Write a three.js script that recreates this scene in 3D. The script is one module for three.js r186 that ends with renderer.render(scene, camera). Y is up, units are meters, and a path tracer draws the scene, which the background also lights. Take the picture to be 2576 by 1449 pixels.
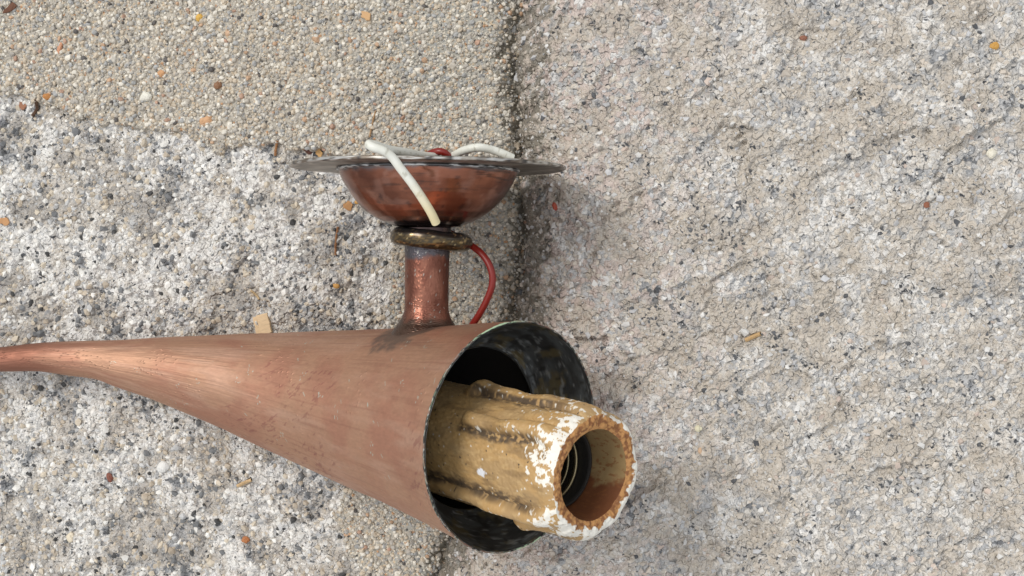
import * as THREE from 'three';
import { mergeGeometries } from 'three/addons/utils/BufferGeometryUtils.js';

// ---------------------------------------------------------------- camera, sky, sun, exposure
const scene = new THREE.Scene();
const U = 0.145e-3;                       // one drawing unit of the lamp sketch, in metres
const TILT = THREE.MathUtils.degToRad(9); // the view is 9 degrees off straight down
const ct = Math.cos(TILT), st = Math.sin(TILT);
const LIFT = 0.0497;                      // height of the lamp sketch's origin above the left stone
const FOCAL = 3600;
// sketch frame (x right, y up in the picture, z towards the eye; metres) -> world (y up)
const toWorld = (x, y, z) => new THREE.Vector3(x * ct + z * st, -x * st + z * ct + LIFT, -y);

const camera = new THREE.PerspectiveCamera(2 * THREE.MathUtils.radToDeg(Math.atan(724.5 / FOCAL)), 16 / 9, 0.02, 20);
camera.position.copy(toWorld(0, 0, FOCAL * U));
camera.up.set(0, 0, -1);
camera.lookAt(toWorld(0, 0, 0));
scene.add(camera);

const SUN_DIR = new THREE.Vector3(-0.45, 0.80, -0.40).normalize();
{
  const w = 128, h = 64, d = new Float32Array(w * h * 4);
  for (let j = 0; j < h; j++) for (let i = 0; i < w; i++) {
    const el = ((j + 0.5) / h - 0.5) * Math.PI, s = Math.sin(el), k = (j * w + i) * 4;
    const L = s > 0 ? 0.97 * (1 + 1.6 * s) / 2.6 : 0.30;     // overcast sky, brighter overhead
    d[k] = L * 0.98; d[k + 1] = L * 1.0; d[k + 2] = L * 1.03; d[k + 3] = 1;
  }
  const sky = new THREE.DataTexture(d, w, h, THREE.RGBAFormat, THREE.FloatType);
  sky.mapping = THREE.EquirectangularReflectionMapping; sky.magFilter = THREE.LinearFilter; sky.minFilter = THREE.LinearFilter; sky.needsUpdate = true;
  scene.background = sky; scene.environment = sky;
}
const sun = new THREE.DirectionalLight(new THREE.Color().setRGB(1, 0.95, 0.88), 1.5);
sun.position.copy(SUN_DIR).multiplyScalar(2);
sun.castShadow = true; sun.shadow.radius = 44; sun.shadow.mapSize.set(2048, 2048);
Object.assign(sun.shadow.camera, { left: -0.5, right: 0.5, top: 0.5, bottom: -0.5, near: 0.5, far: 4 });
scene.add(sun, sun.target);
const renderer = new THREE.WebGLRenderer({ antialias: true });
renderer.toneMapping = THREE.LinearToneMapping;
renderer.toneMappingExposure = 1.17;
renderer.shadowMap.enabled = true;

// ---------------------------------------------------------------- noise
const hash = (x, y, s = 0) => {
  let h = Math.imul(x | 0, 374761393) ^ Math.imul(y | 0, 668265263) ^ Math.imul(s | 0, 2147483647 - 58);
  h = Math.imul(h ^ (h >>> 13), 1274126177); h ^= h >>> 16; h = Math.imul(h, 2246822519); return ((h ^ (h >>> 15)) >>> 0) / 4294967296;
};
let seedState = 12345;
const rnd = () => { seedState = (seedState + 0x6D2B79F5) | 0; let t = Math.imul(seedState ^ (seedState >>> 15), 1 | seedState); t = (t + Math.imul(t ^ (t >>> 7), 61 | t)) ^ t; return ((t ^ (t >>> 14)) >>> 0) / 4294967296; };
const rr = (a, b) => a + (b - a) * rnd();
const clamp = (x, a = 0, b = 1) => x < a ? a : x > b ? b : x;
const sstep = (a, b, x) => { const t = clamp((x - a) / (b - a)); return t * t * (3 - 2 * t); };
const mix = (a, b, t) => a + (b - a) * t;
const mix3 = (a, b, t) => [mix(a[0], b[0], t), mix(a[1], b[1], t), mix(a[2], b[2], t)];
function vn(x, y, s) {
  const xi = Math.floor(x), yi = Math.floor(y), fx = x - xi, fy = y - yi, u = fx * fx * (3 - 2 * fx), v = fy * fy * (3 - 2 * fy);
  const a = hash(xi, yi, s), b = hash(xi + 1, yi, s), c = hash(xi, yi + 1, s), d = hash(xi + 1, yi + 1, s);
  return a + (b - a) * u + (c - a) * v + (a - b - c + d) * u * v;
}
function fbm(x, y, s, n = 4) { let a = 0.5, t = 0, m = 0; for (let i = 0; i < n; i++) { t += a * vn(x, y, s + i * 17); m += a; x = x * 2.03 + 3.1; y = y * 2.03 - 1.7; a *= 0.5; } return t / m; }
// cells: nearest seed; fills V
const V = { id: 0, id2: 0, dx: 0, dy: 0, f1: 0, f2: 0 };
function cells(x, y, s) {
  const xi = Math.floor(x), yi = Math.floor(y); let f1 = 9, f2 = 9, ci = 0, cj = 0, bx = 0, by = 0;
  for (let j = yi - 1; j <= yi + 1; j++) for (let i = xi - 1; i <= xi + 1; i++) {
    const dx = x - i - hash(i, j, s), dy = y - j - hash(i, j, s + 1), d = dx * dx + dy * dy;
    if (d < f1) { f2 = f1; f1 = d; ci = i; cj = j; bx = dx; by = dy; } else if (d < f2) f2 = d;
  }
  V.id = hash(ci, cj, s + 2); V.id2 = hash(ci, cj, s + 3); V.dx = bx; V.dy = by; V.f1 = Math.sqrt(f1); V.f2 = Math.sqrt(f2);
}
// broken-stone lumps: the highest of tilted, rounded facets
function lumps(x, y, s, tilt, k) {
  const xi = Math.floor(x), yi = Math.floor(y); let m = -9;
  for (let j = yi - 1; j <= yi + 1; j++) for (let i = xi - 1; i <= xi + 1; i++) {
    const dx = x - i - hash(i, j, s), dy = y - j - hash(i, j, s + 1);
    const h = hash(i, j, s + 2) * 0.55 + tilt * (dx * (hash(i, j, s + 3) - 0.5) + dy * (hash(i, j, s + 4) - 0.5)) - k * (dx * dx + dy * dy);
    if (h > m) m = h;
  }
  return m;
}
const toByte = (c) => { c = clamp(c); return Math.round(255 * (c <= 0.0031308 ? 12.92 * c : 1.055 * Math.pow(c, 1 / 2.4) - 0.055)); };
function colourMap(w, h, fn) {            // fn(column, row) -> linear rgb
  const d = new Uint8Array(w * h * 4);
  for (let j = 0; j < h; j++) for (let i = 0; i < w; i++) { const c = fn(i, j), k = (j * w + i) * 4; d[k] = toByte(c[0]); d[k + 1] = toByte(c[1]); d[k + 2] = toByte(c[2]); d[k + 3] = 255; }
  const t = new THREE.DataTexture(d, w, h); t.colorSpace = THREE.SRGBColorSpace; t.magFilter = THREE.LinearFilter; t.minFilter = THREE.LinearMipmapLinearFilter; t.generateMipmaps = true; t.needsUpdate = true; return t;
}
function valueMap(w, h, fn) {             // fn -> 0..1
  const d = new Uint8Array(w * h * 4);
  for (let j = 0; j < h; j++) for (let i = 0; i < w; i++) { const c = Math.round(255 * clamp(fn(i, j))), k = (j * w + i) * 4; d[k] = d[k + 1] = d[k + 2] = c; d[k + 3] = 255; }
  const t = new THREE.DataTexture(d, w, h); t.magFilter = THREE.LinearFilter; t.minFilter = THREE.LinearMipmapLinearFilter; t.generateMipmaps = true; t.needsUpdate = true; return t;
}

// ---------------------------------------------------------------- names and labels
const used = {};
const numbered = (n) => { const k = used[n] = (used[n] ?? -1) + 1; return k ? `${n}_${String(k).padStart(3, '0')}` : n; };
const shade = (m) => { m.castShadow = true; m.receiveShadow = true; return m; };
function part(name, g, material, parent, label) { const m = shade(new THREE.Mesh(g, material)); m.name = name; if (label) m.userData.label = label; parent.add(m); return m; }
function thing(o, name, label, category, group) { o.name = numbered(name); o.userData.label = label; o.userData.category = category; if (group) o.userData.group = group; scene.add(o); return o; }

// ---------------------------------------------------------------- the stone ground
// a place on the ground seen at (px, py) of the 2576 x 1449 photograph, at a given height
const EYE = camera.position.clone();
function seen(px, py, h = 0) {
  const p = toWorld((px - 1288) * U, (724.5 - py) * U, 0).sub(EYE);
  return EYE.clone().addScaledVector(p, (h - EYE.y) / p.y);
}
const line = (pts, h) => pts.map(([x, y]) => { const p = seen(x, y, h); return [p.x, p.z]; });
// mortar lies up and right of this edge
const MORTAR = line([[-1200, 210], [-300, 235], [0, 222], [130, 275], [260, 318], [420, 340], [560, 384], [640, 372], [760, 368], [880, 400], [955, 470], [985, 600], [985, 750], [965, 900], [930, 1050], [870, 1200], [850, 1310], [905, 1449], [930, 2200]], 0);
// the right-hand stone begins here
const CREASE = line([[1325, -900], [1315, -300], [1302, 0], [1290, 130], [1302, 300], [1300, 430], [1312, 560], [1302, 700], [1290, 800], [1268, 950], [1215, 1150], [1140, 1350], [1095, 1449], [1000, 2200]], 0);
function signed(poly, x, z) {             // distance to a polyline, positive on its right (+x, or -z for the mortar's flat stretch)
  let best = 1e9, sgn = 1;
  for (let i = 0; i + 1 < poly.length; i++) {
    const [ax, az] = poly[i], [bx, bz] = poly[i + 1], ux = bx - ax, uz = bz - az, wx = x - ax, wz = z - az;
    const t = clamp((wx * ux + wz * uz) / (ux * ux + uz * uz)), dx = wx - ux * t, dz = wz - uz * t, d = dx * dx + dz * dz;
    if (d < best - 1e-14) { best = d; sgn = ux * wz - uz * wx < 0 ? 1 : -1; }
  }
  return Math.sqrt(best) * sgn;
}
const FOOT = toWorld(-211 * U + 346 * U * Math.sin(TILT), 304 * U, -346 * U * Math.cos(TILT)); // where the back plate stands
const mm = 1000;
const wob = (x, z, s) => (fbm(x * 160, z * 160, s, 4) - 0.5);
const sdMortar = (x, z) => signed(MORTAR, x, z) + 0.009 * wob(x, z, 31);
const sdCrease = (x, z) => signed(CREASE, x, z) + 0.006 * wob(x, z, 57);
function ledges(x, y, s) {                 // flat broken levels with sharp steps between them
  cells(x + 0.35 * (vn(x * 3, y * 3, s + 50) - 0.5) + 0.2 * (vn(x * 8, y * 8, s + 52) - 0.5), y + 0.35 * (vn(x * 3, y * 3, s + 51) - 0.5) + 0.2 * (vn(x * 8, y * 8, s + 53) - 0.5), s);
  return V.id + 0.8 * (V.dx * (V.id2 - 0.5) + V.dy * (hash(V.id * 99999, 7) - 0.5));
}
function leftStone(x, z) {
  const X = x * mm, Z = z * mm;
  return 1e-3 * (-3.6 + 3.0 * (fbm(X / 34, Z / 34, 5, 3) - 0.5) + 1.3 * ledges(X / 17, Z / 17, 171) + 1.0 * ledges(X / 6, Z / 6, 181) + 1.9 * lumps(X / 10 + 0.4 * vn(X / 6, Z / 6, 8), Z / 10, 71, 1.3, 0.55) + 1.5 * lumps(X / 3.3, Z / 3.3, 91, 1.4, 0.7) + 0.9 * (vn(X / 1.4, Z / 1.4, 3) - 0.5));
}
function mortar(x, z) {
  const X = x * mm, Z = z * mm, a = sdMortar(x, z) * mm, c = sdCrease(x, z) * mm;
  const fx = (x - FOOT.x) * mm, fz = (z - FOOT.z) * mm;
  return 1e-3 * (-4.5 + 5.3 * sstep(-1.1, 0.8, a) + 1.6 * (fbm(X / 30, Z / 30, 15, 3) - 0.5) + 1.3 * (fbm(X / 6, Z / 6, 25, 4) - 0.5) + 0.7 * (vn(X / 1.3, Z / 1.3, 13) - 0.5)
    - 5.0 * sstep(-8, 0, c) - 2.2 * sstep(-2.4, -0.4, c) + Math.max(0, FOOT.y * mm - 0.6) * Math.exp(-(fx * fx + fz * fz) / (2 * 17 * 17)));
}
function rightStone(x, z) {
  const X = x * mm, Z = z * mm, c = sdCrease(x, z) * mm, al = (X - 0.75 * Z) / 1.25, ac = (Z + 0.75 * X) / 1.25; // the break runs up to the right
  const rise = c > 0 ? 35 * (1 - Math.exp(-c / 12)) : 5 * c;
  return 1e-3 * (-9 + rise + 3.4 * (fbm(al / 60, ac / 34, 45, 3) - 0.5) + 1.9 * ledges(al / 24, ac / 12, 191) + 0.9 * ledges(al / 8, ac / 5, 201) + 1.9 * lumps(al / 16 + 0.5 * vn(X / 8, Z / 8, 2), ac / 9, 141, 1.6, 0.45) + 1.6 * lumps(X / 3.8, Z / 3.8, 161, 1.6, 0.65) + 1.0 * (vn(X / 1.5, Z / 1.5, 33) - 0.5));
}
const axis = (lo, hi, step, far) => {      // fine inside, widening outside
  const a = []; for (let x = lo; x <= hi; x += step) a.push(x);
  let s = step; const right = [], left = []; for (let x = hi; x < hi + far; x += s *= 1.12) right.push(x + s); s = step; for (let x = lo; x > lo - far; x -= s *= 1.12) left.unshift(x - s);
  return [...left, ...a, ...right];
};
const GX = axis(-0.235, 0.225, 0.00055, 0.35), GZ = axis(-0.13, 0.13, 0.00055, 0.3);
const TW = 0.512, TH = 0.288;              // metres covered by the stone textures
function sheet(height, keep) {
  const nx = GX.length, nz = GZ.length, at = new Int32Array(nx * nz).fill(-1), pos = [], uv = [], idx = [];
  const k = new Uint8Array(nx * nz); for (let j = 0; j < nz; j++) for (let i = 0; i < nx; i++) k[j * nx + i] = keep(GX[i], GZ[j]) ? 1 : 0;
  const vert = (i, j) => { const n = j * nx + i; if (at[n] < 0) { at[n] = pos.length / 3; const x = GX[i], z = GZ[j]; pos.push(x, height(x, z), z); uv.push(x / TW + 0.5, z / TH + 0.5); } return at[n]; };
  for (let j = 0; j + 1 < nz; j++) for (let i = 0; i + 1 < nx; i++) {
    if (!(k[j * nx + i] && k[j * nx + i + 1] && k[j * nx + nx + i] && k[j * nx + nx + i + 1])) continue;
    const a = vert(i, j), b = vert(i + 1, j), c = vert(i, j + 1), d = vert(i + 1, j + 1);
    idx.push(a, c, b, b, c, d);
  }
  const g = new THREE.BufferGeometry(); g.setAttribute('position', new THREE.Float32BufferAttribute(pos, 3)); g.setAttribute('uv', new THREE.Float32BufferAttribute(uv, 2)); g.setIndex(idx); g.computeVertexNormals(); return g;
}
// textures: 0.25 mm a texel
const SW = 2048, SH = 1152, PX = TW / SW * mm;
const mirrored = (t) => { t.wrapS = t.wrapT = THREE.MirroredRepeatWrapping; return t; };
const WHITE = [0.70, 0.69, 0.67], CREAM = [0.56, 0.505, 0.43], QUARTZ = [0.42, 0.425, 0.43], BLACK = [0.035, 0.037, 0.042], DUST = [0.47, 0.415, 0.345], PINK = [0.53, 0.43, 0.385], DARK = [0.15, 0.155, 0.165], SOIL_SHADE = [0.165, 0.148, 0.115];
const worldAt = (i, j) => [(i / SW - 0.5) * TW, (j / SH - 0.5) * TH];
const clump = (x, z, s) => fbm(x * mm / 11 + 40, z * mm / 11 + 40, s, 4);        // feldspar-rich where high
const gloom = (x, z, s) => fbm(x * mm / 9 + 80, z * mm / 9 + 20, s + 3, 4);      // dark minerals where high
function granite(s, size, white, dark, fleck, dust, warm) {
  return (i, j) => {
    const x = i * PX, y = j * PX;
    const wx = x + 1.1 * (vn(x / 1.1, y / 1.1, s) - 0.5) + 0.6 * (vn(x / 0.5, y / 0.5, s + 9) - 0.5), wy = y + 1.1 * (vn(x / 1.1, y / 1.1, s + 1) - 0.5) + 0.6 * (vn(x / 0.5, y / 0.5, s + 8) - 0.5);
    const [X, Z] = worldAt(i, j), patch = clump(X, Z, s), patch2 = gloom(X, Z, s);
    cells(wx / size, wy / size, s + 2);
    const r = V.id * 0.8 + 0.1 + (patch - 0.5) * (warm ? 1.2 : 2.0) - (warm ? 0.5 : 2.2) * Math.max(0, patch2 - 0.58), q = V.id2;
    let c = r > 1 - white ? mix3(WHITE, CREAM, q * 0.4) : r > 0.5 ? mix3(CREAM, WHITE, q * 0.6) : r > dark ? mix3(QUARTZ, CREAM, q * 0.7) : mix3(DARK, QUARTZ, q);
    const e = sdCrease(X, Z) * mm;
    if (warm && q > 0.55) c = mix3(c, PINK, 0.75 * sstep(110, 20, e + 60 * (patch2 - 0.5)));
    cells(wx / (size * 0.36), wy / (size * 0.36), s + 60);
    const k = warm ? 0.82 + 0.32 * V.id : 0.74 + 0.46 * V.id; c = [c[0] * k, c[1] * k, c[2] * k];
    // dust caught in small patches
    const f = sstep(0.40, 0.62, fbm(x / 9 + 7, y / 9, s + 80, 5) + (warm ? 0 : 0.9 * (0.5 - patch))) * dust * (0.55 + 0.75 * vn(x / 0.6, y / 0.6, s + 5));
    c = mix3(c, DUST, clamp(f, 0, 0.8));
    // mica flecks, in clusters
    cells((wx + 0.5 * wy) / (fleck * 1.4), (wy - 0.35 * wx) / fleck, s + 100);
    if (V.id < (warm ? 0.004 : 0.02) + (warm ? 0.95 : 0.75) * Math.max(0, patch2 - (warm ? 0.57 : 0.53)) && V.f1 < 0.28 + 0.35 * V.id2) c = mix3(BLACK, DARK, V.id2 * 0.7);
    // soil and lichen crumbs along the joint, laid on heavily to paint its shade
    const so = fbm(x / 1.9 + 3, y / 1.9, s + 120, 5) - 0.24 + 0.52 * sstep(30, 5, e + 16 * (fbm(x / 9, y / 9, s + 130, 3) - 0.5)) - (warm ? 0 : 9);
    if (so > 0.62) c = mix3(c, SOIL_SHADE, 0.75 * sstep(0.60, 0.74, so));
    return c;
  };
}
function crystalRelief(s, size) {
  return (i, j) => {
    const x = i * PX, y = j * PX, wx = x + 0.8 * (vn(x / 1.1, y / 1.1, s) - 0.5), wy = y + 0.8 * (vn(x / 1.1, y / 1.1, s + 1) - 0.5);
    cells(wx / size, wy / size, s + 2);
    let h = 0.5 + 0.35 * (V.id2 - 0.5) + 0.8 * (V.dx * (hash(V.id * 9999, 1) - 0.5) + V.dy * (hash(V.id * 9999, 2) - 0.5));
    cells(wx / (size * 0.42), wy / (size * 0.42), s + 60);
    h += 0.22 * (V.id - 0.5) + 0.35 * (V.dx * (V.id2 - 0.5) + V.dy * (V.id - 0.5)) + 0.2 * (vn(x / 0.4, y / 0.4, s + 7) - 0.5);
    return h;
  };
}
const stoneMat = (map, bump, scale) => new THREE.MeshStandardMaterial({ map: mirrored(map), bumpMap: mirrored(bump), bumpScale: scale, roughness: 0.85, metalness: 0 });
const leftMat = stoneMat(colourMap(SW, SH, granite(1000, 2.0, 0.40, 0.16, 1.1, 0.5, false)), valueMap(SW, SH, crystalRelief(1000, 2.2)), 0.0020);
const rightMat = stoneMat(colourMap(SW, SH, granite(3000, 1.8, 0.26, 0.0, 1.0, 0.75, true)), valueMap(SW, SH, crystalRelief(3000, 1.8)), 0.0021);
const mortarMat = stoneMat(colourMap(SW, SH, (i, j) => {
  const x = i * PX, y = j * PX, wx = x + 0.5 * (vn(x / 0.8, y / 0.8, 71) - 0.5), wy = y + 0.5 * (vn(x / 0.8, y / 0.8, 72) - 0.5);
  const b = fbm(x / 25, y / 25, 73, 4); const [X, Z] = worldAt(i, j); let c = mix3([0.43, 0.385, 0.315], [0.355, 0.345, 0.305], clamp(b - 0.25 + sstep(-0.09, -0.03, X)));
  cells(wx / 1.25, wy / 1.25, 74);
  if (V.f1 < 0.33 + 0.2 * V.id2) { const q = V.id; c = q < 0.28 ? [0.66, 0.60, 0.50] : q < 0.5 ? [0.56, 0.45, 0.32] : q < 0.6 ? [0.30, 0.30, 0.30] : q < 0.64 ? [0.50, 0.29, 0.16] : q < 0.67 ? [0.09, 0.085, 0.08] : mix3(c, [0.5, 0.46, 0.4], 0.7); }
  const e = -sdCrease(X, Z) * mm, so = fbm(x / 2.4 + 3, y / 2.4, 78, 5) - 0.10 + 0.42 * sstep(11, 1, e); if (so > 0.64) c = mix3(c, SOIL_SHADE, 0.85 * sstep(0.64, 0.73, so));
  const k = 0.85 + 0.3 * vn(x / 0.45, y / 0.45, 76); return [c[0] * k, c[1] * k, c[2] * k];
}), valueMap(SW, SH, (i, j) => {
  const x = i * PX, y = j * PX, wx = x + 0.5 * (vn(x / 0.8, y / 0.8, 71) - 0.5), wy = y + 0.5 * (vn(x / 0.8, y / 0.8, 72) - 0.5);
  cells(wx / 1.25, wy / 1.25, 74); return 0.25 + 0.65 * Math.max(0, 0.55 - V.f1) * (0.6 + V.id2) + 0.3 * vn(x / 0.5, y / 0.5, 77);
}), 0.0014);

const pavement = new THREE.Group(); pavement.name = 'pavement'; pavement.userData.kind = 'structure'; scene.add(pavement);
part('paving_stone', sheet(leftStone, (x, z) => signed(MORTAR, x, z) < 0.013 && signed(CREASE, x, z) < 0.01), leftMat, pavement, 'rough white and grey granite paving stone');
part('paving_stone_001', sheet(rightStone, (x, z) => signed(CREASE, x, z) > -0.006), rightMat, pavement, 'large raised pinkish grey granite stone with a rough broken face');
part('mortar_joint', sheet(mortar, (x, z) => signed(MORTAR, x, z) > -0.008 && signed(CREASE, x, z) < 0.008), mortarMat, pavement, 'sandy mortar filling the joint between the stones');
const topOf = (x, z) => {
  let h = -1; if (signed(CREASE, x, z) > -0.006) h = Math.max(h, rightStone(x, z));
  const m = signed(MORTAR, x, z); if (m > -0.008 && signed(CREASE, x, z) < 0.008) h = Math.max(h, mortar(x, z)); if (m < 0.013 && signed(CREASE, x, z) < 0.01) h = Math.max(h, leftStone(x, z));
  return h;
};

// loose and half-buried sand: pebbles in the mortar, crystal chips on the stones
function pebbleShape(seed, sharp) {
  const g = new THREE.IcosahedronGeometry(1, sharp ? 0 : 1), p = g.attributes.position;
  for (let i = 0; i < p.count; i++) { const x = p.getX(i), y = p.getY(i), z = p.getZ(i), k = 1 + (sharp ? 0.7 : 0.35) * (hash(Math.round(x * 50), Math.round(y * 50) + Math.round(z * 50) * 131, seed) - 0.5); p.setXYZ(i, x * k, y * k, z * k); }
  g.computeVertexNormals(); return g;
}
const grainMat = new THREE.MeshStandardMaterial({ roughness: 0.6, metalness: 0 });
function scatter(name, n, geo, place, size, tint, sink) {
  const im = shade(new THREE.InstancedMesh(geo, grainMat, n)), m = new THREE.Matrix4(), q = new THREE.Quaternion(), e = new THREE.Euler(), s = new THREE.Vector3(), c = new THREE.Color();
  for (let k = 0; k < n;) {
    const x = rr(-0.31, 0.31), z = rr(-0.19, 0.19); const h = place(x, z); if (h === null) continue;
    const r = size(); e.set(rr(0, 6.3), rr(0, 6.3), rr(0, 6.3)); q.setFromEuler(e); s.set(r * rr(0.75, 1.25), r * rr(0.6, 1), r * rr(0.75, 1.25));
    m.compose(new THREE.Vector3(x, h + r * sink, z), q, s); im.setMatrixAt(k, m); const t = tint(x, z); const v = rr(0.85, 1.12); c.setRGB(t[0] * v, t[1] * v, t[2] * v); im.setColorAt(k, c); k++;
  }
  im.name = name; im.userData.kind = 'stuff'; pavement.add(im); return im;
}
const sandTint = () => { const q = rnd(); return q < 0.24 ? [0.68, 0.64, 0.56] : q < 0.42 ? [0.54, 0.46, 0.355] : q < 0.6 ? [0.42, 0.39, 0.345] : q < 0.74 ? [0.38, 0.38, 0.37] : q < 0.765 ? [0.50, 0.33, 0.21] : q < 0.78 ? [0.44, 0.28, 0.2] : q < 0.80 ? [0.10, 0.09, 0.085] : [0.48, 0.44, 0.375]; };
const inMortar = (x, z) => { const a = sdMortar(x, z), c = sdCrease(x, z); return a > -0.0005 && c < 0.0015 ? mortar(x, z) : null; };
for (let v = 0; v < 3; v++) scatter('sand_grains', 13500, pebbleShape(v + 1, false), inMortar, () => 1e-3 * (0.30 + 0.85 * Math.pow(rnd(), 2.6)), sandTint, 0.2);
for (let v = 0; v < 2; v++) scatter('sand_pebbles', 760, pebbleShape(9 + v, false), inMortar, () => 1e-3 * (0.8 + 0.8 * Math.pow(rnd(), 2)), sandTint, -0.1);
const onLeft = (x, z) => { const a = sdMortar(x, z), c = sdCrease(x, z); return a < -0.0005 && c < 0 ? leftStone(x, z) : null; };
const leftTint = (x, z) => { const w = clump(x, z, 1000) - 0.5, d = gloom(x, z, 1000) - 0.5, q = rnd() + 1.6 * w, k = rnd(); return k < 0.10 + 2.2 * Math.max(0, d - 0.04) ? (k < 0.05 ? [0.05, 0.05, 0.05] : [0.17, 0.175, 0.18]) : q > 0.58 ? [0.74, 0.725, 0.685] : q > 0.38 ? [0.48, 0.48, 0.475] : q > 0.15 ? [0.58, 0.51, 0.405] : [0.48, 0.41, 0.32]; };
for (let v = 0; v < 2; v++) scatter('crystal_chips', 12000, pebbleShape(v + 20, true), onLeft, () => 1e-3 * (0.28 + 1.5 * Math.pow(rnd(), 3.6)), leftTint, -0.25);
const onRight = (x, z) => sdCrease(x, z) > 0.001 ? rightStone(x, z) : null;
const rightTint = () => { const q = rnd(); return q < 0.26 ? [0.62, 0.61, 0.59] : q < 0.55 ? [0.47, 0.47, 0.475] : q < 0.90 ? [0.52, 0.465, 0.40] : q < 0.935 ? [0.08, 0.083, 0.09] : [0.52, 0.43, 0.37]; };
for (let v = 0; v < 2; v++) scatter('crystal_flakes', 14500, pebbleShape(v + 30, true), onRight, () => 1e-3 * (0.28 + 1.3 * Math.pow(rnd(), 4)), rightTint, -0.4);

// ---------------------------------------------------------------- the torch lamp
// sketch coordinates in units (U metres); the group stands at the foot of the back plate
const BASE = new THREE.Vector3(-211 * U + 346 * U * st, 304 * U, -346 * U * ct);
const lamp = new THREE.Group();
lamp.position.copy(toWorld(BASE.x, BASE.y, BASE.z));
lamp.quaternion.setFromRotationMatrix(new THREE.Matrix4().makeBasis(new THREE.Vector3(ct, -st, 0), new THREE.Vector3(0, 0, -1), new THREE.Vector3(st, ct, 0)));
thing(lamp, 'torch_lamp', 'copper torch-shaped wall lamp with a candle sleeve in its horn, lying on the stones', 'lamp');
const put = (name, g, material, parent = lamp, label) => { g.translate(-BASE.x, -BASE.y, -BASE.z); return part(name, g, material, parent, label); };
const v3 = (a) => new THREE.Vector3(a[0], a[1], a[2]);

// a surface of rings: ring(k) -> {c, t, r(phi)}, phi 0 is picture-up, 90 degrees faces the eye; the seam lies underneath
function rings(nk, na, at, radius, paint, close) {
  const pos = [], uv = [], col = [], idx = [], up = new THREE.Vector3(0, 1, 0);
  for (let k = 0; k <= nk; k++) {
    const w = k / nk, { c, t } = at(w), b = up.clone().addScaledVector(t, -up.dot(t)).normalize(), a = t.clone().cross(b);
    for (let i = 0; i <= na; i++) {
      const u = i / na, phi = -Math.PI / 2 + 2 * Math.PI * u, [r, s] = radius(w, phi);
      pos.push(...[0, 1, 2].map((q) => c.getComponent(q) + r * (Math.cos(phi) * b.getComponent(q) + Math.sin(phi) * a.getComponent(q)) + s * t.getComponent(q)));
      uv.push(u, w); if (paint) col.push(...paint(w, phi));
    }
  }
  for (let k = 0; k < nk; k++) for (let i = 0; i < na; i++) { const p = k * (na + 1) + i, q = p + na + 1; idx.push(p, q, p + 1, p + 1, q, q + 1); }
  const g = new THREE.BufferGeometry(); g.setAttribute('position', new THREE.Float32BufferAttribute(pos, 3)); g.setAttribute('uv', new THREE.Float32BufferAttribute(uv, 2));
  if (paint) g.setAttribute('color', new THREE.Float32BufferAttribute(col, 3));
  g.setIndex(idx); g.computeVertexNormals();
  const n = g.attributes.normal;           // one normal across the seam
  for (let k = 0; k <= nk; k++) { const p = k * (na + 1), q = p + na, s = new THREE.Vector3(n.getX(p) + n.getX(q), n.getY(p) + n.getY(q), n.getZ(p) + n.getZ(q)).normalize(); n.setXYZ(p, s.x, s.y, s.z); n.setXYZ(q, s.x, s.y, s.z); }
  return g;
}
const AX = new THREE.Vector3(0.68336, -0.08188, 0.72547).normalize();      // the mouth looks this way
const MOUTH = new THREE.Vector3(3.6 * U, -353.9 * U, 205 * U), MOUTH_R = 276.6 * U;
// centre line and radius of the horn, millimetres, tail to mouth
const HORN = [[-251.11, -29, -77.46, 2.43], [-229.89, -29.88, -74.25, 4.1], [-212.31, -29.62, -71.42, 5.07], [-194.83, -28.51, -68.39, 5.93], [-181.77, -28.88, -65.94, 7.08], [-168.78, -29.44, -63.35, 8.11], [-158.08, -30.91, -61.1, 10.08], [-143, -32.58, -57.72, 12.84], [-125.9, -35.05, -53.2, 16.21], [-108.87, -37.5, -47.69, 19.65], [-91.99, -40.3, -41.21, 23.2], [-70.31, -43.6, -30.64, 27.45], [-49.85, -46.2, -16.91, 31.05], [-34.01, -47.7, -3.43, 33.5], [0.52, -51.31, 29.72, 40.1]].map((p) => p.map((x) => x / 1000));
const hornT = [0]; for (let i = 1; i < HORN.length; i++) hornT.push(hornT[i - 1] + Math.hypot(HORN[i][0] - HORN[i - 1][0], HORN[i][1] - HORN[i - 1][1], HORN[i][2] - HORN[i - 1][2]));
const HL = hornT[HORN.length - 1];
const hornM = HORN.map((p, i) => { const a = Math.max(0, i - 1), b = Math.min(HORN.length - 1, i + 1); return p.map((_, k) => (HORN[b][k] - HORN[a][k]) / (hornT[b] - hornT[a])); });
for (let k = 0; k < 3; k++) hornM[HORN.length - 1][k] = AX.getComponent(k);
function hornAt(w) {                        // w 0 tail .. 1 mouth
  const s = clamp(w) * HL; let i = 0; while (i < HORN.length - 2 && hornT[i + 1] < s) i++;
  const h = hornT[i + 1] - hornT[i], t = (s - hornT[i]) / h, A = 2 * t ** 3 - 3 * t * t + 1, B = (t ** 3 - 2 * t * t + t) * h, C = 1 - A, D = (t ** 3 - t * t) * h;
  const v = HORN[i].map((_, k) => A * HORN[i][k] + B * hornM[i][k] + C * HORN[i + 1][k] + D * hornM[i + 1][k]);
  const dv = HORN[i].map((_, k) => (6 * t * t - 6 * t) * HORN[i][k] / h + (3 * t * t - 4 * t + 1) * hornM[i][k] + (6 * t - 6 * t * t) * HORN[i + 1][k] / h + (3 * t * t - 2 * t) * hornM[i + 1][k]);
  return { c: new THREE.Vector3(v[0], v[1], v[2]), t: new THREE.Vector3(dv[0], dv[1], dv[2]).normalize(), r: v[3] };
}
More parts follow.
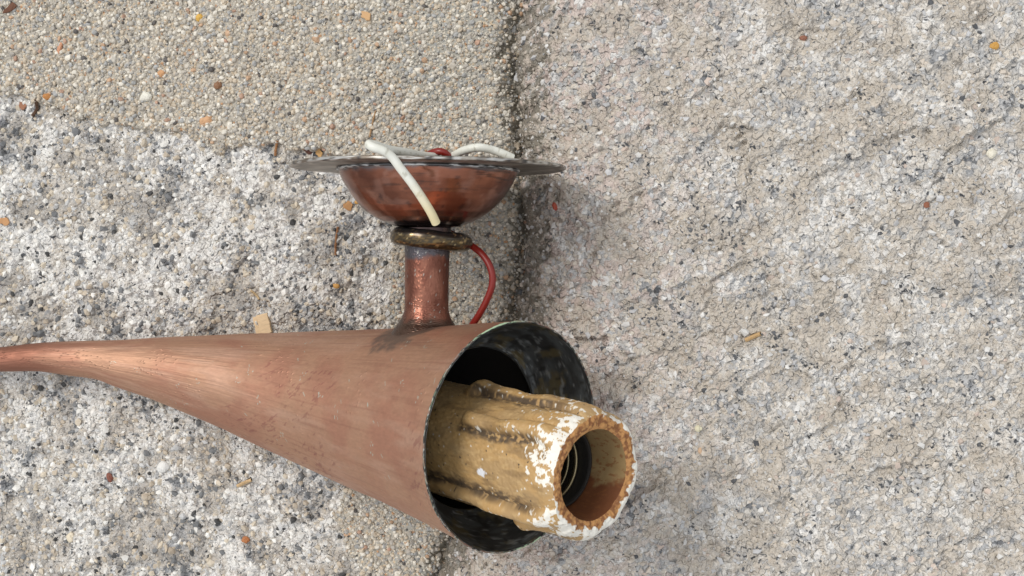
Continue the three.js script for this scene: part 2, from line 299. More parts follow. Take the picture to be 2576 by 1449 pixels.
const dent = (w, phi) => 0.00022 * (vn(w * 9, phi * 1.6 + 9, 401) - 0.5) * sstep(0.1, 0.3, w) + 0.00012 * (vn(w * 26, phi * 5 + 30, 402) - 0.5) * sstep(0.1, 0.3, w);
const rimWave = (phi) => 0.00035 * (vn(phi * 3 + 20, 1, 403) - 0.5) + 0.0003 * (vn(phi * 19 + 90, 1, 404) - 0.5);

// copper: worn brown-pink metal with streaks along the sheet, purple-brown tarnish, pale scratches
const HWd = 1024, HHt = 2048;                // around, along
const scratch = new Float32Array(HWd * HHt);
{
  const mark = (u, v, len, ang, wid, str) => {   // u, v 0..1; len in mm
    const sx = HWd / 200, sy = HHt / 330;       // texels a millimetre near the mouth
    for (let k = 0; k <= len * 6; k++) { const d = k / 6 - len / 2, x = u * HWd + Math.cos(ang) * d * sx, y = v * HHt + Math.sin(ang) * d * sy; for (let b = -2; b <= 2; b++) for (let a = -2; a <= 2; a++) { if (a * a / (sx * sx) + b * b / (sy * sy) > wid * wid) continue; const i = Math.round(x + a), j = Math.round(y + b); if (i >= 0 && i < HWd && j >= 0 && j < HHt && rnd() < 0.8) scratch[j * HWd + i] = Math.max(scratch[j * HWd + i], str); } }
  };
  for (let k = 0; k < 70; k++) mark(rr(0.28, 0.85), 0.25 + 0.74 * Math.sqrt(rnd()), rr(0.5, 2.2), rr(0.5, 1.1), rr(0.14, 0.28), rr(0.5, 1));
  for (let k = 0; k < 24; k++) { const u = rr(0.34, 0.75), v = rr(0.3, 0.97); for (let q = 0; q < 5; q++) mark(u + rr(-0.012, 0.012), v + rr(-0.006, 0.006), rr(0.2, 0.8), rr(0, 3), rr(0.18, 0.32), rr(0.6, 1)); }
  for (let k = 0; k < 30; k++) mark(0.66 + rr(-0.012, 0.012) , 0.955 + rr(-0.03, 0.03), rr(0.2, 0.8), 1.3, 0.2, 0.9);
}
const hornMap = colourMap(HWd, HHt, (i, j) => {
  const u = i / HWd, w = j / HHt, a = Math.cos(2 * Math.PI * u) * 26, b = Math.sin(2 * Math.PI * u) * 26, L = w * 320, S = u * 200;
  const st1 = fbm(S / 1.2, L / 38, 501, 4), st2 = fbm(S / 7, L / 40, 511, 4), blot = fbm(S / 17, L / 17, 521, 5), fine = fbm(S / 0.7 + L / 9, L / 1.6, 531, 3);
  let c = mix3([0.46, 0.268, 0.178], [0.42, 0.218, 0.148], sstep(0.35, 0.7, blot));
  c = mix3(c, [0.52, 0.325, 0.235], 0.7 * sstep(0.5, 0.75, st2));
  c = mix3(c, [0.30, 0.145, 0.100], 0.35 * sstep(0.56, 0.8, st1));
  c = mix3(c, [0.25, 0.105, 0.07], 0.9 * sstep(0.30, 0.16, w + 0.10 * (fbm(S / 20, L / 30, 545, 3) - 0.5)));
  const tarn = sstep(0.60, 0.72, fbm(S / 1.6 + L / 3 + 20, L / 3.2, 541, 4)) * sstep(0.5, 0.62, fbm(S / 30 + 4, L / 45, 551, 3)) * sstep(0.3, 0.6, w);
  c = mix3(c, [0.23, 0.082, 0.072], 0.5 * tarn * (0.4 + fine));
  const k = 0.98 + 0.2 * fine; c = [c[0] * k, c[1] * k, c[2] * k];
  // flux and grime left round the soldered stem
  const du = (u - 0.275) * 190, dw = (w - 0.835) * 320, jd = Math.hypot(du * 0.9, dw) + 10 * (fbm(S / 4, L / 4, 561, 4) - 0.5);
  c = mix3(c, [0.11, 0.095, 0.085], 0.7 * sstep(17, 12, jd));
  return mix3(c, [0.52, 0.55, 0.47], 0.85 * scratch[j * HWd + i]);
});
const hornRough = valueMap(512, 1024, (i, j) => { const u = i / 512, w = j / 1024, S = u * 200, L = w * 320; return mix(0.32, 0.54, sstep(0.06, 0.22, w)) + 0.16 * (fbm(S / 5, L / 22, 571, 4) - 0.5) + 0.06 * (vn(S / 0.8, L / 5, 572) - 0.5); });
const hornBump = valueMap(HWd, HHt, (i, j) => { const u = i / HWd, w = j / HHt, S = u * 200, L = w * 320; cells(S / 2.2 + L / 6, L / 2.6, 581); const hit = V.f1 < 0.3 && V.id < 0.35 * sstep(0.5, 0.65, fbm(S / 22, L / 22, 583, 3)) ? (0.3 - V.f1) * 2 : 0; return 0.55 - hit * 0.6 + 0.22 * (fbm(S / 0.8, L / 12, 582, 3) - 0.5) + 0.3 * (fbm(S / 6, L / 8, 584, 3) - 0.5); });
for (const t of [hornMap, hornRough, hornBump]) { t.wrapS = THREE.RepeatWrapping; t.wrapT = THREE.ClampToEdgeWrapping; }
const hornMat = new THREE.MeshStandardMaterial({ map: hornMap, roughnessMap: hornRough, roughness: 1, metalness: 0.78, bumpMap: hornBump, bumpScale: 0.0005 });
const horn = put('horn', rings(260, 168, hornAt, (w, phi) => [hornAt(w).r + dent(w, phi), w > 0.985 ? rimWave(phi) * (w - 0.985) / 0.015 : 0]), hornMat, lamp, 'long tapering copper horn, brown-pink and scratched');

// inside of the horn, painted black for its deep shade, and the flared dark cup behind the lip
const hornShade = new THREE.MeshStandardMaterial({ color: new THREE.Color().setRGB(0.02, 0.018, 0.017), roughness: 0.9, metalness: 0 });
put('inner_wall', rings(60, 96, (w) => hornAt(0.42 + 0.52 * w), (w) => [hornAt(0.42 + 0.52 * w).r - 0.0012, 0]), hornShade, horn, 'inside of the horn, painted black for shade');
const tinted = (o) => new THREE.MeshStandardMaterial({ vertexColors: true, ...o });
const cupProfile = [[275.2, 0], [274.2, 3], [271, -8], [264, -30], [254, -58], [242, -84], [228, -108], [214, -124], [203, -132], [200, -137], [203, -143], [226, -146]];
const cupAt = (w) => { const s = w * (cupProfile.length - 1), i = Math.min(cupProfile.length - 2, Math.floor(s)), t = s - i; return [mix(cupProfile[i][0], cupProfile[i + 1][0], t), mix(cupProfile[i][1], cupProfile[i + 1][1], t)]; };
put('inner_cup', rings(150, 220, () => ({ c: MOUTH, t: AX }), (w, phi) => { const [r, s] = cupAt(w); return [(r - 1.4) * U + 0.00025 * (fbm(phi * 6 + 40, w * 9, 601, 3) - 0.5), s * U + (w < 0.12 ? rimWave(phi) : 0)]; }, (w, phi) => {
  const a = phi * 34, d = w * 30, n = fbm(a / 6 + d / 6 + 50, d / 2, 611, 4), m = fbm(a / 5 + 70, d / 4, 621, 4), f = fbm(a / 2.6 + d / 3, d / 0.9, 631, 3);
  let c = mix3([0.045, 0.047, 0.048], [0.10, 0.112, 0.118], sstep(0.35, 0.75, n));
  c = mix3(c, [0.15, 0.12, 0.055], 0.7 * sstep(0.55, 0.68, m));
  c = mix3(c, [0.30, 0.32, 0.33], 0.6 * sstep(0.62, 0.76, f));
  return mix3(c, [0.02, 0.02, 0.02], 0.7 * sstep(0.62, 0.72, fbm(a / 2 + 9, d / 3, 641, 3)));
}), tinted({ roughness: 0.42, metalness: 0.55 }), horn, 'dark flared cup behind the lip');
// the cut lip of the horn: bare and green-crusted metal
put('lip', rings(10, 420, () => ({ c: MOUTH, t: AX }), (w, phi) => { const q = -0.6 + w * 4.3, k = 1 + 0.5 * (vn(phi * 40 + 300, 2, 651) - 0.5); return [MOUTH_R - 0.0001 + 0.00032 * k * Math.cos(q), rimWave(phi) + 0.00032 * k * Math.sin(q)]; }, (w, phi) => {
  const n = fbm(phi * 26 + 400, w * 2, 652, 3), m = vn(phi * 5 + 700, 1, 653), g = Math.max(Math.exp(-((phi - 3.55) ** 2) / 0.09), Math.exp(-((phi - 0.30) ** 2) / 0.05), 0.12 * m);
  let c = n > 0.52 ? [0.035, 0.03, 0.03] : n > 0.44 ? [0.40, 0.40, 0.37] : [0.20, 0.115, 0.09];
  return mix3(c, [0.50, 0.68, 0.46], clamp(1.6 * g * sstep(0.36, 0.55, fbm(phi * 30 + 100, w * 3, 654, 2)), 0, 0.95));
}), tinted({ roughness: 0.6, metalness: 0.3 }), horn, 'ragged cut lip, flecked black and pale green');

// --- candle sleeve
const CDIR = new THREE.Vector3(Math.cos(0.81) * Math.cos(-0.125), Math.cos(0.81) * Math.sin(-0.125), Math.sin(0.81));
const CTOP = new THREE.Vector3(187 * U, -418.5 * U, 403 * U), CR = 142, CLEN = 610;
const deg = Math.PI / 180;
const drips = [ // angle, length, half width, height, head
  [52, 322, 20, 27, 1.15], [127, 478, 19, 29, 1.12], [6, 402, 25, 22, 1.5], [180, 243, 20, 20, 1.6], [30, 150, 18, 9, 1.1], [160, 120, 16, 8, 1.1], [-42, 300, 26, 15, 1.3], [-95, 210, 24, 14, 1.3], [-140, 380, 24, 15, 1.3]];
const wrap = (a) => { a %= 2 * Math.PI; return a > Math.PI ? a - 2 * Math.PI : a < -Math.PI ? a + 2 * Math.PI : a; };
function dripAt(s, phi) {                    // s: units below the rim
  let h = 0;
  for (const [a, len, hw, ht, head] of drips) {
    const x = wrap(phi - a * deg - 0.10 * (vn(s / 90, a, 701) - 0.5)) * CR, e = len - s, wide = hw * (0.72 + 0.55 * sstep(150, 0, s) + 0.35 * vn(s / 50, a, 702)) * (1 + (head - 1) * Math.exp(-(((e - 24) / 26) ** 2)));
    const along = e > 26 ? 1 : e > -6 ? Math.sqrt(Math.max(0, 1 - ((26 - e) / 32) ** 2)) : 0, k = 1 - (x / wide) ** 2;
    if (k > 0 && along > 0) h = Math.max(h, ht * (0.55 + 0.45 * vn(s / 70 + 4, a, 703) + (head - 1) * 0.7 * Math.exp(-(((e - 24) / 30) ** 2))) * along * Math.sqrt(k));
  }
  return h;
}
const rimCut = (phi) => 7 * (fbm(phi * 2.4 + 30, 3, 711, 3) - 0.5) * 2 + 3 * (fbm(phi * 9 + 60, 4, 712, 3) - 0.5);
const OCHRE = [0.46, 0.285, 0.115], OCHRE2 = [0.40, 0.26, 0.12], PLASTER = [0.80, 0.78, 0.71], RUST = [0.36, 0.155, 0.045], GRIME = [0.055, 0.045, 0.035];
const patches = [[70, 30, 28, 80], [148, 0, 36, 70], [190, 0, 34, 60], [34, 8, 16, 44], [-30, 0, 30, 12], [-110, 0, 60, 14], [230, 0, 30, 16]]; // plaster showing: angle, depth, spans
function sleevePaint(s, phi) {
  const x = phi * CR * 0.145, y = s * 0.145, n1 = fbm(x / 5 + 60, y / 9, 721, 4), n2 = fbm(x / 0.9 + 90, y / 2.2, 722, 3), n3 = fbm(x / 0.9 + 20, y / 1.5, 723, 4);
  let c = mix3(OCHRE, OCHRE2, sstep(0.35, 0.7, n1)); c = mix3(c, [0.55, 0.38, 0.18], 0.5 * sstep(0.55, 0.75, n2));
  const here = dripAt(s, phi);               // brown-black glaze crust along one flank of the long runs
  for (const [a, len, side] of [[52, 330, 1], [127, 478, -1], [6, 380, 1], [160, 130, 1]]) {
    const d = side * wrap(phi - a * deg - 0.10 * (vn(s / 90, a === 52 || a === 127 || a === 6 ? a : 160, 701) - 0.5)) * CR, k = sstep(12, 20, d) * sstep(52, 26, d + 34 * (fbm(x / 1.4 + 30, y / 4, 729, 3) - 0.5)) * sstep(len + 14, len - 14, s) * sstep(10, 110, s);
    if (k > 0) c = mix3(c, [0.075, 0.052, 0.034], clamp(0.95 * k * sstep(0.28, 0.55, n3 + 0.12 * sstep(60, 260, s))));
  }
  c = mix3(c, [0.22, 0.135, 0.06], 0.6 * sstep(0.58, 0.72, fbm(x / 3 + 7, y / 14, 724, 4)));
  cells(x / 1.5 + 40, y / 1.5, 725); if (V.id < 0.035 && V.f1 < 0.14 + 0.1 * V.id2) c = GRIME;
  if (V.id > 0.955 && V.f1 < 0.2) c = mix3(c, PLASTER, 0.7);
  let p = -9; for (const [a, d, wa, wd] of patches) { const q = 1 - (wrap(phi - a * deg) / (wa * deg)) ** 2 - (Math.max(0, s - d * 0.3) / wd) ** 2; p = Math.max(p, q); }
  p += 3.0 * (fbm(x / 1.5 + 11, y / 1.5, 726, 5) - 0.64); if (p > 0.02 && p < 2) c = mix3(c, PLASTER, sstep(0.02, 0.14, p) * (0.93 + 0.07 * n2));
  if (here > 5) { const q = fbm(x / 1.2 + 5, y / 1.6, 727, 3) - 0.76 + 0.12 * sstep(200, 40, s); if (q > 0) c = mix3(c, PLASTER, 0.8 * sstep(0, 0.04, q)); }
  const ax = wrap(phi - 98 * deg) * CR, ay = s - 223, sp = Math.hypot(ax / 11, ay / 17) + 0.9 * (fbm(x / 0.8, y / 0.8, 728, 2) - 0.5); if (sp < 1) c = mix3([0.72, 0.73, 0.76], c, sstep(0.75, 1, sp));
  return c;
}
const sleeveMat = tinted({ roughness: 0.55, metalness: 0 });
const SLEEVE_W = (w) => CLEN * w * w * (0.35 + 0.65 * w) ; // finer rows near the rim
const cAt = () => ({ c: CTOP, t: CDIR });
const sleeveR = (s, phi) => CR + 3 * Math.sin(s / 130 + 1) - 12 * Math.pow(clamp(1 - s / 24), 1.7) + dripAt(s, phi) * (0.3 + 0.7 * sstep(4, 60, s)) + 3.2 * (fbm(phi * 7 + 20, s / 40, 731, 3) - 0.5) + 1.6 * (vn(phi * 30 + 50, s / 6, 732) - 0.5);
const sleeve = put('candle_sleeve', rings(330, 420, cAt, (w, phi) => {
  const s = SLEEVE_W(w); return [sleeveR(s, phi) * U, (-s + rimCut(phi) * sstep(60, 0, s)) * U];
}, (w, phi) => sleevePaint(SLEEVE_W(w), phi)), sleeveMat, lamp, 'ochre imitation candle sleeve with wax runs and chipped white plaster');
// broken rim and inside wall in one skin
put('rim', rings(26, 420, cAt, (w, phi) => { const r = mix(sleeveR(0, phi), 104, w), b = Math.sin(Math.PI * w) * (3 + 7 * (fbm(phi * 13 + 9, w * 4, 741, 3) - 0.5)); return [r * U, (rimCut(phi) + b - 5 * w) * U]; }, (w, phi) => {
  const x = phi * 17, y = w * 5, n = fbm(x / 1.1 + 40, y / 1.1, 742, 4), q = w + 0.9 * (fbm(x / 1.6 + 80, y / 3, 743, 3) - 0.5) + 0.25 * Math.cos(phi - 0.6);
  const c = mix3([0.50, 0.25, 0.085], [0.24, 0.095, 0.03], sstep(0.4, 0.65, n)); return mix3(PLASTER, c, sstep(0.10, 0.20, q));
}), sleeveMat, sleeve, 'rust-brown broken rim');
put('inside_wall', rings(60, 260, cAt, (w, phi) => { const s = -6 + 180 * w; return [(104 - 3 * w + 1.5 * (fbm(phi * 8 + 3, w * 9, 751, 3) - 0.5)) * U, (-s + rimCut(phi) * sstep(60, 0, s) - 11) * U]; }, (w, phi) => {
  const x = phi * 15, y = w * 26, n = fbm(x / 4 + 40, y / 6, 752, 4), m = fbm(x / 0.9, y / 1.6, 753, 3); let c = mix3([0.36, 0.25, 0.12], [0.28, 0.185, 0.08], n);
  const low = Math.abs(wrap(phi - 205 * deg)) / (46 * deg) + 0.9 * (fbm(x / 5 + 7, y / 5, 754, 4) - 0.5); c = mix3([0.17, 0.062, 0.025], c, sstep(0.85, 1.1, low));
  if (m > 0.66) c = mix3(c, [0.22, 0.085, 0.03], 0.7); return c;
}), sleeveMat, sleeve, 'rust-stained inside of the sleeve');
// bulb socket: black shell with a brass screw thread
const socket = put('bulb_socket', rings(80, 120, cAt, (w) => {
  const P = [[100, -190], [99, -108], [96, -103], [91, -103], [89, -108], [88, -300], [0, -302]], s = w * (P.length - 1), i = Math.min(P.length - 2, Math.floor(s)), t = s - i; return [mix(P[i][0], P[i + 1][0], t) * U, mix(P[i][1], P[i + 1][1], t) * U];
}), new THREE.MeshStandardMaterial({ color: new THREE.Color().setRGB(0.022, 0.021, 0.02), roughness: 0.45, metalness: 0 }), sleeve, 'black bulb socket deep in the sleeve');
{
  const brass = new THREE.MeshStandardMaterial({ color: new THREE.Color().setRGB(0.30, 0.25, 0.15), roughness: 0.35, metalness: 0.9 }), turns = [];
  for (let i = 0; i <= 420; i++) { const a = i / 420 * 2 * Math.PI * 5, s = -122 - 26 * (i / 84), b = new THREE.Vector3(0, 1, 0).addScaledVector(CDIR, -CDIR.y).normalize(), c = CDIR.clone().cross(b); turns.push(CTOP.clone().addScaledVector(CDIR, s * U).addScaledVector(b, 83 * U * Math.cos(a)).addScaledVector(c, 83 * U * Math.sin(a))); }
  put('screw_thread', new THREE.TubeGeometry(new THREE.CatmullRomCurve3(turns), 700, 4.6 * U, 6), brass, socket);
}

// --- back plate, bowl, collar and stem, all turned about the stem's axis
const STEM_TURN = new THREE.Euler(0.018, 0, -0.012);
function turned(profile, n, wobble, paint, sub = 6) {       // profile of [radius, height] in units about the plate's centre
  const pts = []; for (let i = 0; i + 1 < profile.length; i++) for (let k = 0; k < sub; k++) pts.push(new THREE.Vector2(mix(profile[i][0], profile[i + 1][0], k / sub), mix(profile[i][1], profile[i + 1][1], k / sub)));
  pts.push(new THREE.Vector2(...profile[profile.length - 1]));
  const g = new THREE.LatheGeometry(pts, n, Math.PI); const p = g.attributes.position, col = [];
  for (let i = 0; i < p.count; i++) {
    const x = p.getX(i), y = p.getY(i), z = p.getZ(i), r = Math.hypot(x, z), a = Math.atan2(x, z); let dr = 0, dy = 0; if (wobble) [dr, dy] = wobble(r, y, a);
    if (paint) col.push(...paint(r, y, a)); const k = r > 1e-6 ? (r + dr) / r : 1; p.setXYZ(i, x * k * U, (y + dy) * U, z * k * U);
  }
  if (paint) g.setAttribute('color', new THREE.Float32BufferAttribute(col, 3));
  g.computeVertexNormals(); const nn = g.attributes.normal, m = pts.length;
  for (let j = 0; j < m; j++) { const q = n * m + j, v = new THREE.Vector3(nn.getX(j) + nn.getX(q), nn.getY(j) + nn.getY(q), nn.getZ(j) + nn.getZ(q)).normalize(); nn.setXYZ(j, v.x, v.y, v.z); nn.setXYZ(q, v.x, v.y, v.z); }
  g.rotateX(STEM_TURN.x); g.rotateZ(STEM_TURN.z); g.translate(-211 * U, 304 * U, 0); return g;
}
const nz = (a, y, s, sa, sy) => fbm(a * sa + 40, y / sy + 9, s, 4);
const plate = put('back_plate', turned([[214, 4], [300, 4.5], [342, 5], [346, 3], [346, -3], [342, -5], [300, -4], [214, -4], [214, 4]], 240, (r, y, a) => [r > 330 ? 2.2 * (vn(a * 5 + 9, 1, 801) - 0.5) + 1.3 * (vn(a * 40 + 90, 1, 802) - 0.5) : 0, r > 260 ? 4 * (vn(a * 2.2 + 30, 2, 803) - 0.5) * (r - 260) / 86 : 0], (r, y, a) => {
  const n = nz(a, r, 811, 9, 26), f = nz(a, r, 812, 40, 8); let c = mix3([0.20, 0.165, 0.135], [0.42, 0.385, 0.335], sstep(0.35, 0.65, n)); c = mix3(c, [0.055, 0.055, 0.06], 0.85 * sstep(0.52, 0.66, f));
  if (r > 340) c = mix3(c, [0.62, 0.62, 0.60], 0.8 * sstep(0.48, 0.60, nz(a, y, 813, 16, 4))); return c;
}), tinted({ roughness: 0.38, metalness: 0.75 }), lamp, 'thin round back plate, tarnished grey with a worn bright edge');
const bowlPaint = (r, y, a) => {
  const x = a * 25, v = y * 0.145; const n = fbm(x / 6 + 40, v / 8, 821, 4), s = fbm(x / 9 + 10, v / 0.7, 822, 3), b = fbm(x / 3.5 + 70, v / 3.5, 823, 4);
  let c = mix3([0.31, 0.125, 0.078], [0.20, 0.078, 0.050], sstep(0.35, 0.7, n)); c = mix3(c, [0.42, 0.22, 0.165], 0.5 * sstep(0.5, 0.70, b)); c = mix3(c, [0.09, 0.05, 0.04], 0.8 * sstep(0.60, 0.70, s) * sstep(-85, -40, y));
  c = mix3(c, [0.08, 0.05, 0.045], 0.55 * sstep(0.70, 0.76, fbm(x / 2.5 + 5, v / 2.5, 824, 4)) );
  c = mix3(c, [0.15, 0.155, 0.165], 0.85 * sstep(-9, 8, y + 24 + 26 * (fbm(x / 3 + 6, v / 3, 825, 4) - 0.5) - 12));
  return mix3(c, [0.045, 0.045, 0.05], 0.85 * sstep(-132, -144, y + 10 * (fbm(x / 2, v / 2, 826, 3) - 0.5)));
};
const bowl = put('bowl', turned([[226, -5], [225, -10], [222, -20], [214, -38], [204, -54], [194, -70], [182, -85], [168, -100], [152, -114], [132, -127], [110, -138], [90, -145], [84, -149], [60, -151], [60, -168]], 200, (r, y, a) => [r > 70 ? 2.4 * (vn(a * 3 + 20, y / 60, 831) - 0.5) + 0.7 * (vn(a * 12 + 20, y / 18, 832) - 0.5) : 0, 0], bowlPaint, 8), tinted({ roughness: 0.20, metalness: 0.9 }), lamp, 'polished red-brown copper bowl behind the stem');
put('solder_bead', turned([[224, -3], [228, -4], [230, -7], [229, -10], [225, -12]], 260, (r, y, a) => [3.4 * (vn(a * 22 + 60, 1, 841) - 0.5), 1.5 * (vn(a * 30 + 60, 2, 842) - 0.5)], (r, y, a) => mix3([0.10, 0.10, 0.105], [0.55, 0.56, 0.56], sstep(0.4, 0.62, nz(a, y, 843, 14, 6)))), tinted({ roughness: 0.4, metalness: 0.7 }), bowl, 'silvery solder line round the bowl');
const stemBump = valueMap(512, 512, (i, j) => { const x = i / 512 * 51, y = j / 512 * 40; cells((x + y * 0.45) / 1.3, (y - x * 0.3) / 0.75, 851); return 0.7 - 0.55 * Math.max(0, 0.5 - V.f1) * (V.id > 0.25 ? 1 : 0) + 0.15 * (fbm(x / 0.5, y / 2, 852, 2) - 0.5); });
stemBump.wrapS = THREE.RepeatWrapping;
const stemMat = tinted({ roughness: 0.36, metalness: 0.88, bumpMap: stemBump, bumpScale: 0.0003 });
put('stem', turned([[58, -150], [57, -200], [56, -230], [55.5, -280], [55, -330], [55, -352], [57, -366], [62, -380], [70, -394], [82, -407], [93, -422], [99, -442]], 140, (r, y, a) => [1.2 * (vn(a * 4 + 30, y / 50, 861) - 0.5), r > 75 ? -(1 - Math.cos(a + 0.8) ** 2) * (r - 75) * 0.45 : 0], (r, y, a) => {
  const x = a * 8, v = y * 0.145, n = fbm(x / 3 + 40, v / 5, 862, 4); let c = mix3([0.29, 0.125, 0.085], [0.19, 0.075, 0.052], sstep(0.35, 0.7, n));
  c = mix3(c, [0.10, 0.105, 0.12], 0.9 * sstep(-238, -218, y + 34 * (fbm(x / 2.2 + 9, v / 2.2, 863, 4) - 0.5)));
  c = mix3(c, [0.085, 0.07, 0.055], 0.75 * sstep(-372, -392, y + 26 * (fbm(x / 2 + 3, v / 2, 864, 4) - 0.5)));
  const f = fbm(x / 0.8 + 2, v / 0.8, 865, 2); if (f > 0.83) c = mix3(c, [0.5, 0.5, 0.45], 0.7); return c;
}, 10), stemMat, lamp, 'hammered copper stem, darkened by solder at both ends');
{
  const g = new THREE.TorusGeometry(81 * U, 23 * U, 40, 160), p = g.attributes.position, col = []; g.rotateX(Math.PI / 2);
  for (let i = 0; i < p.count; i++) {
    const x = p.getX(i), y = p.getY(i), z = p.getZ(i), a = Math.atan2(x, z), k = 1 + 0.035 * (vn(a * 3 + 20, y * 9000, 871) - 0.5); p.setXYZ(i, x * k, y * (1 + 0.16 * (vn(a * 2.5 + 40, 2, 872) - 0.5)), z * k);
    const b = Math.hypot(x, z) / U, n = fbm(a * 14 + 60, y * 2200 + b / 8, 873, 4); let c = mix3([0.07, 0.056, 0.040], [0.17, 0.115, 0.052], sstep(0.42, 0.62, n)); c = mix3(c, [0.055, 0.058, 0.066], 0.8 * sstep(0.0004, 0.0022, y + 0.004 * (n - 0.5))); c = mix3(c, [0.55, 0.42, 0.22], 0.8 * sstep(0.68, 0.74, fbm(a * 9 + 20, y * 1800, 874, 3))); col.push(...c);
  }
  g.setAttribute('color', new THREE.Float32BufferAttribute(col, 3)); g.computeVertexNormals(); g.rotateZ(-0.105); g.rotateX(0.03); g.translate(-203 * U, 122.5 * U, 0);
  put('collar', g, tinted({ roughness: 0.28, metalness: 0.85 }), lamp, 'thick dark bronze ring sitting askew on the stem');
}

// --- wires
const at = (px, py, d) => { const s = (FOCAL - d) / FOCAL * U; return new THREE.Vector3((px - 1288) * s, (724.5 - py) * s, d * U); };
function wire(points, r, material, label, paint) {
  const c = new THREE.CatmullRomCurve3(points, false, 'centripetal'), n = 160, g = new THREE.TubeGeometry(c, n, r * U, 14), cap = [];
  if (paint) { const col = []; for (let i = 0; i <= n; i++) for (let j = 0; j <= 14; j++) col.push(...paint(i / n, j / 14)); g.setAttribute('color', new THREE.Float32BufferAttribute(col, 3)); }
  const w = put('wire', g, material, lamp, label);
  for (const e of [0, 1]) { const p = c.getPoint(e), t = c.getTangent(e).multiplyScalar(e ? 1 : -1), s = new THREE.SphereGeometry(r * U, 14, 6, 0, Math.PI * 2, 0, Math.PI / 2); s.scale(1, 0.25, 1); s.applyQuaternion(new THREE.Quaternion().setFromUnitVectors(new THREE.Vector3(0, 1, 0), t)); s.translate(p.x, p.y, p.z); cap.push(s); }
  return [w, c, cap];
}
const plain = (r, g, b, rough = 0.42) => new THREE.MeshStandardMaterial({ color: new THREE.Color().setRGB(r, g, b), roughness: rough });
const whiteMat = tinted({ roughness: 0.42 }), capWhite = plain(0.72, 0.66, 0.48);
const dirtyWhite = (u, v) => { const n = fbm(u * 60, v * 5, 881, 3), c = mix3([0.76, 0.77, 0.72], [0.66, 0.66, 0.58], n); return n > 0.74 ? mix3(c, [0.3, 0.28, 0.22], 0.5) : c; };
{
  const [w, c, caps] = wire([at(1090, 470, 60), at(1105, 405, 110), at(1060, 392, 200), at(1020, 384, 270), at(978, 376, 330), at(945, 366, 368), at(928, 363, 386), at(938, 370, 396), at(962, 378, 394), at(985, 394, 386), at(1008, 424, 378), at(1040, 466, 366), at(1068, 508, 350), at(1086, 538, 334), at(1097, 561, 318)], 10.3, whiteMat, 'white wire bent back over the edge of the plate, cut end yellowed', (u, v) => mix3(dirtyWhite(u, v), [0.76, 0.66, 0.40], sstep(0.78, 0.98, u)));
  part('cut_end', caps[1].translate(-BASE.x, -BASE.y, -BASE.z), capWhite, w);
  const p = c.getPoint(1), t = c.getTangent(1), core = new THREE.CylinderGeometry(4.2 * U, 4.2 * U, 6 * U, 10); core.applyQuaternion(new THREE.Quaternion().setFromUnitVectors(new THREE.Vector3(0, 1, 0), t)); core.translate(p.x + t.x * 2 * U, p.y + t.y * 2 * U, p.z + t.z * 2 * U);
  put('wire_core', core, new THREE.MeshStandardMaterial({ color: new THREE.Color().setRGB(0.20, 0.09, 0.06), metalness: 0.7, roughness: 0.5 }), w);
  wire([at(1090, 470, 40), at(1120, 408, 90), at(1140, 393, 130), at(1166, 379, 160), at(1204, 371, 180), at(1242, 378, 170), at(1268, 388, 165), at(1290, 398, 158)], 10, whiteMat, 'white wire arching out behind the plate and back in', dirtyWhite);
  const red = plain(0.21, 0.015, 0.010, 0.36);
  wire([at(1060, 470, 20), at(1058, 412, 80), at(1076, 391, 120), at(1096, 382, 140), at(1112, 382, 146), at(1126, 391, 140), at(1134, 410, 120), at(1150, 470, 50)], 9, red, 'short loop of red wire behind the plate');
  wire([at(1110, 575, -60), at(1150, 596, -40), at(1184, 617, -20), at(1210, 637, -4), at(1229, 663, 6), at(1238, 690, 10), at(1238, 716, 8), at(1226, 752, 0), at(1206, 790, -14), at(1188, 818, -30), at(1178, 842, -45)], 8.8, red, 'red wire bowed between the collar and the horn');
}

// ---------------------------------------------------------------- bits lying on the stones
const STONE_H = 0.029;
const lay = (px, py) => { const guess = seen(px, py, px > 1330 ? STONE_H : 0); for (let k = 0; k < 6; k++) { const h = topOf(guess.x, guess.z); guess.copy(seen(px, py, h)); } return guess; };
const solid = (rgb, rough = 0.8) => new THREE.MeshStandardMaterial({ color: new THREE.Color().setRGB(...rgb), roughness: rough });
// wood: pale, with darker grain lines
const woodMap = colourMap(128, 128, (i, j) => { const n = fbm(i / 40, j / 3.2, 901, 4), k = 0.8 + 0.4 * n; return [0.66 * k, 0.49 * k, 0.30 * k]; });
const woodMat = new THREE.MeshStandardMaterial({ map: woodMap, roughness: 0.75 });
const GROUND_PX = 0.158e-3;                 // metres a photograph pixel covers on the ground
const lift = (o, p, up) => { o.position.set(p.x, p.y + up, p.z); };
// irregular flake: a jagged outline, slightly curled, with thickness
function flake(w, h, seed, spikes = 9, thick = 0.5, jag = 0.5) {
  const s = new THREE.Shape(); for (let k = 0; k <= spikes * 2; k++) { const a = k % (spikes * 2) / (spikes * 2) * 2 * Math.PI, r = 1 - jag * hash(k % (spikes * 2), seed, 911); s[k ? 'lineTo' : 'moveTo'](Math.cos(a) * r * w / 2, Math.sin(a) * r * h / 2); }
  const g = new THREE.ExtrudeGeometry(s, { depth: thick * 1e-3, bevelEnabled: true, bevelSize: 0.15e-3, bevelThickness: 0.12e-3, bevelSegments: 1 }); g.rotateX(-Math.PI / 2);
  const p = g.attributes.position; for (let i = 0; i < p.count; i++) { const x = p.getX(i), z = p.getZ(i); p.setY(i, p.getY(i) + 0.35e-3 * Math.sin(x / w * 5 + seed) + 60 * x * x + 0.3e-3 * (vn(x * 900, z * 900, seed) - 0.5)); }
  g.computeVertexNormals(); return g;
}
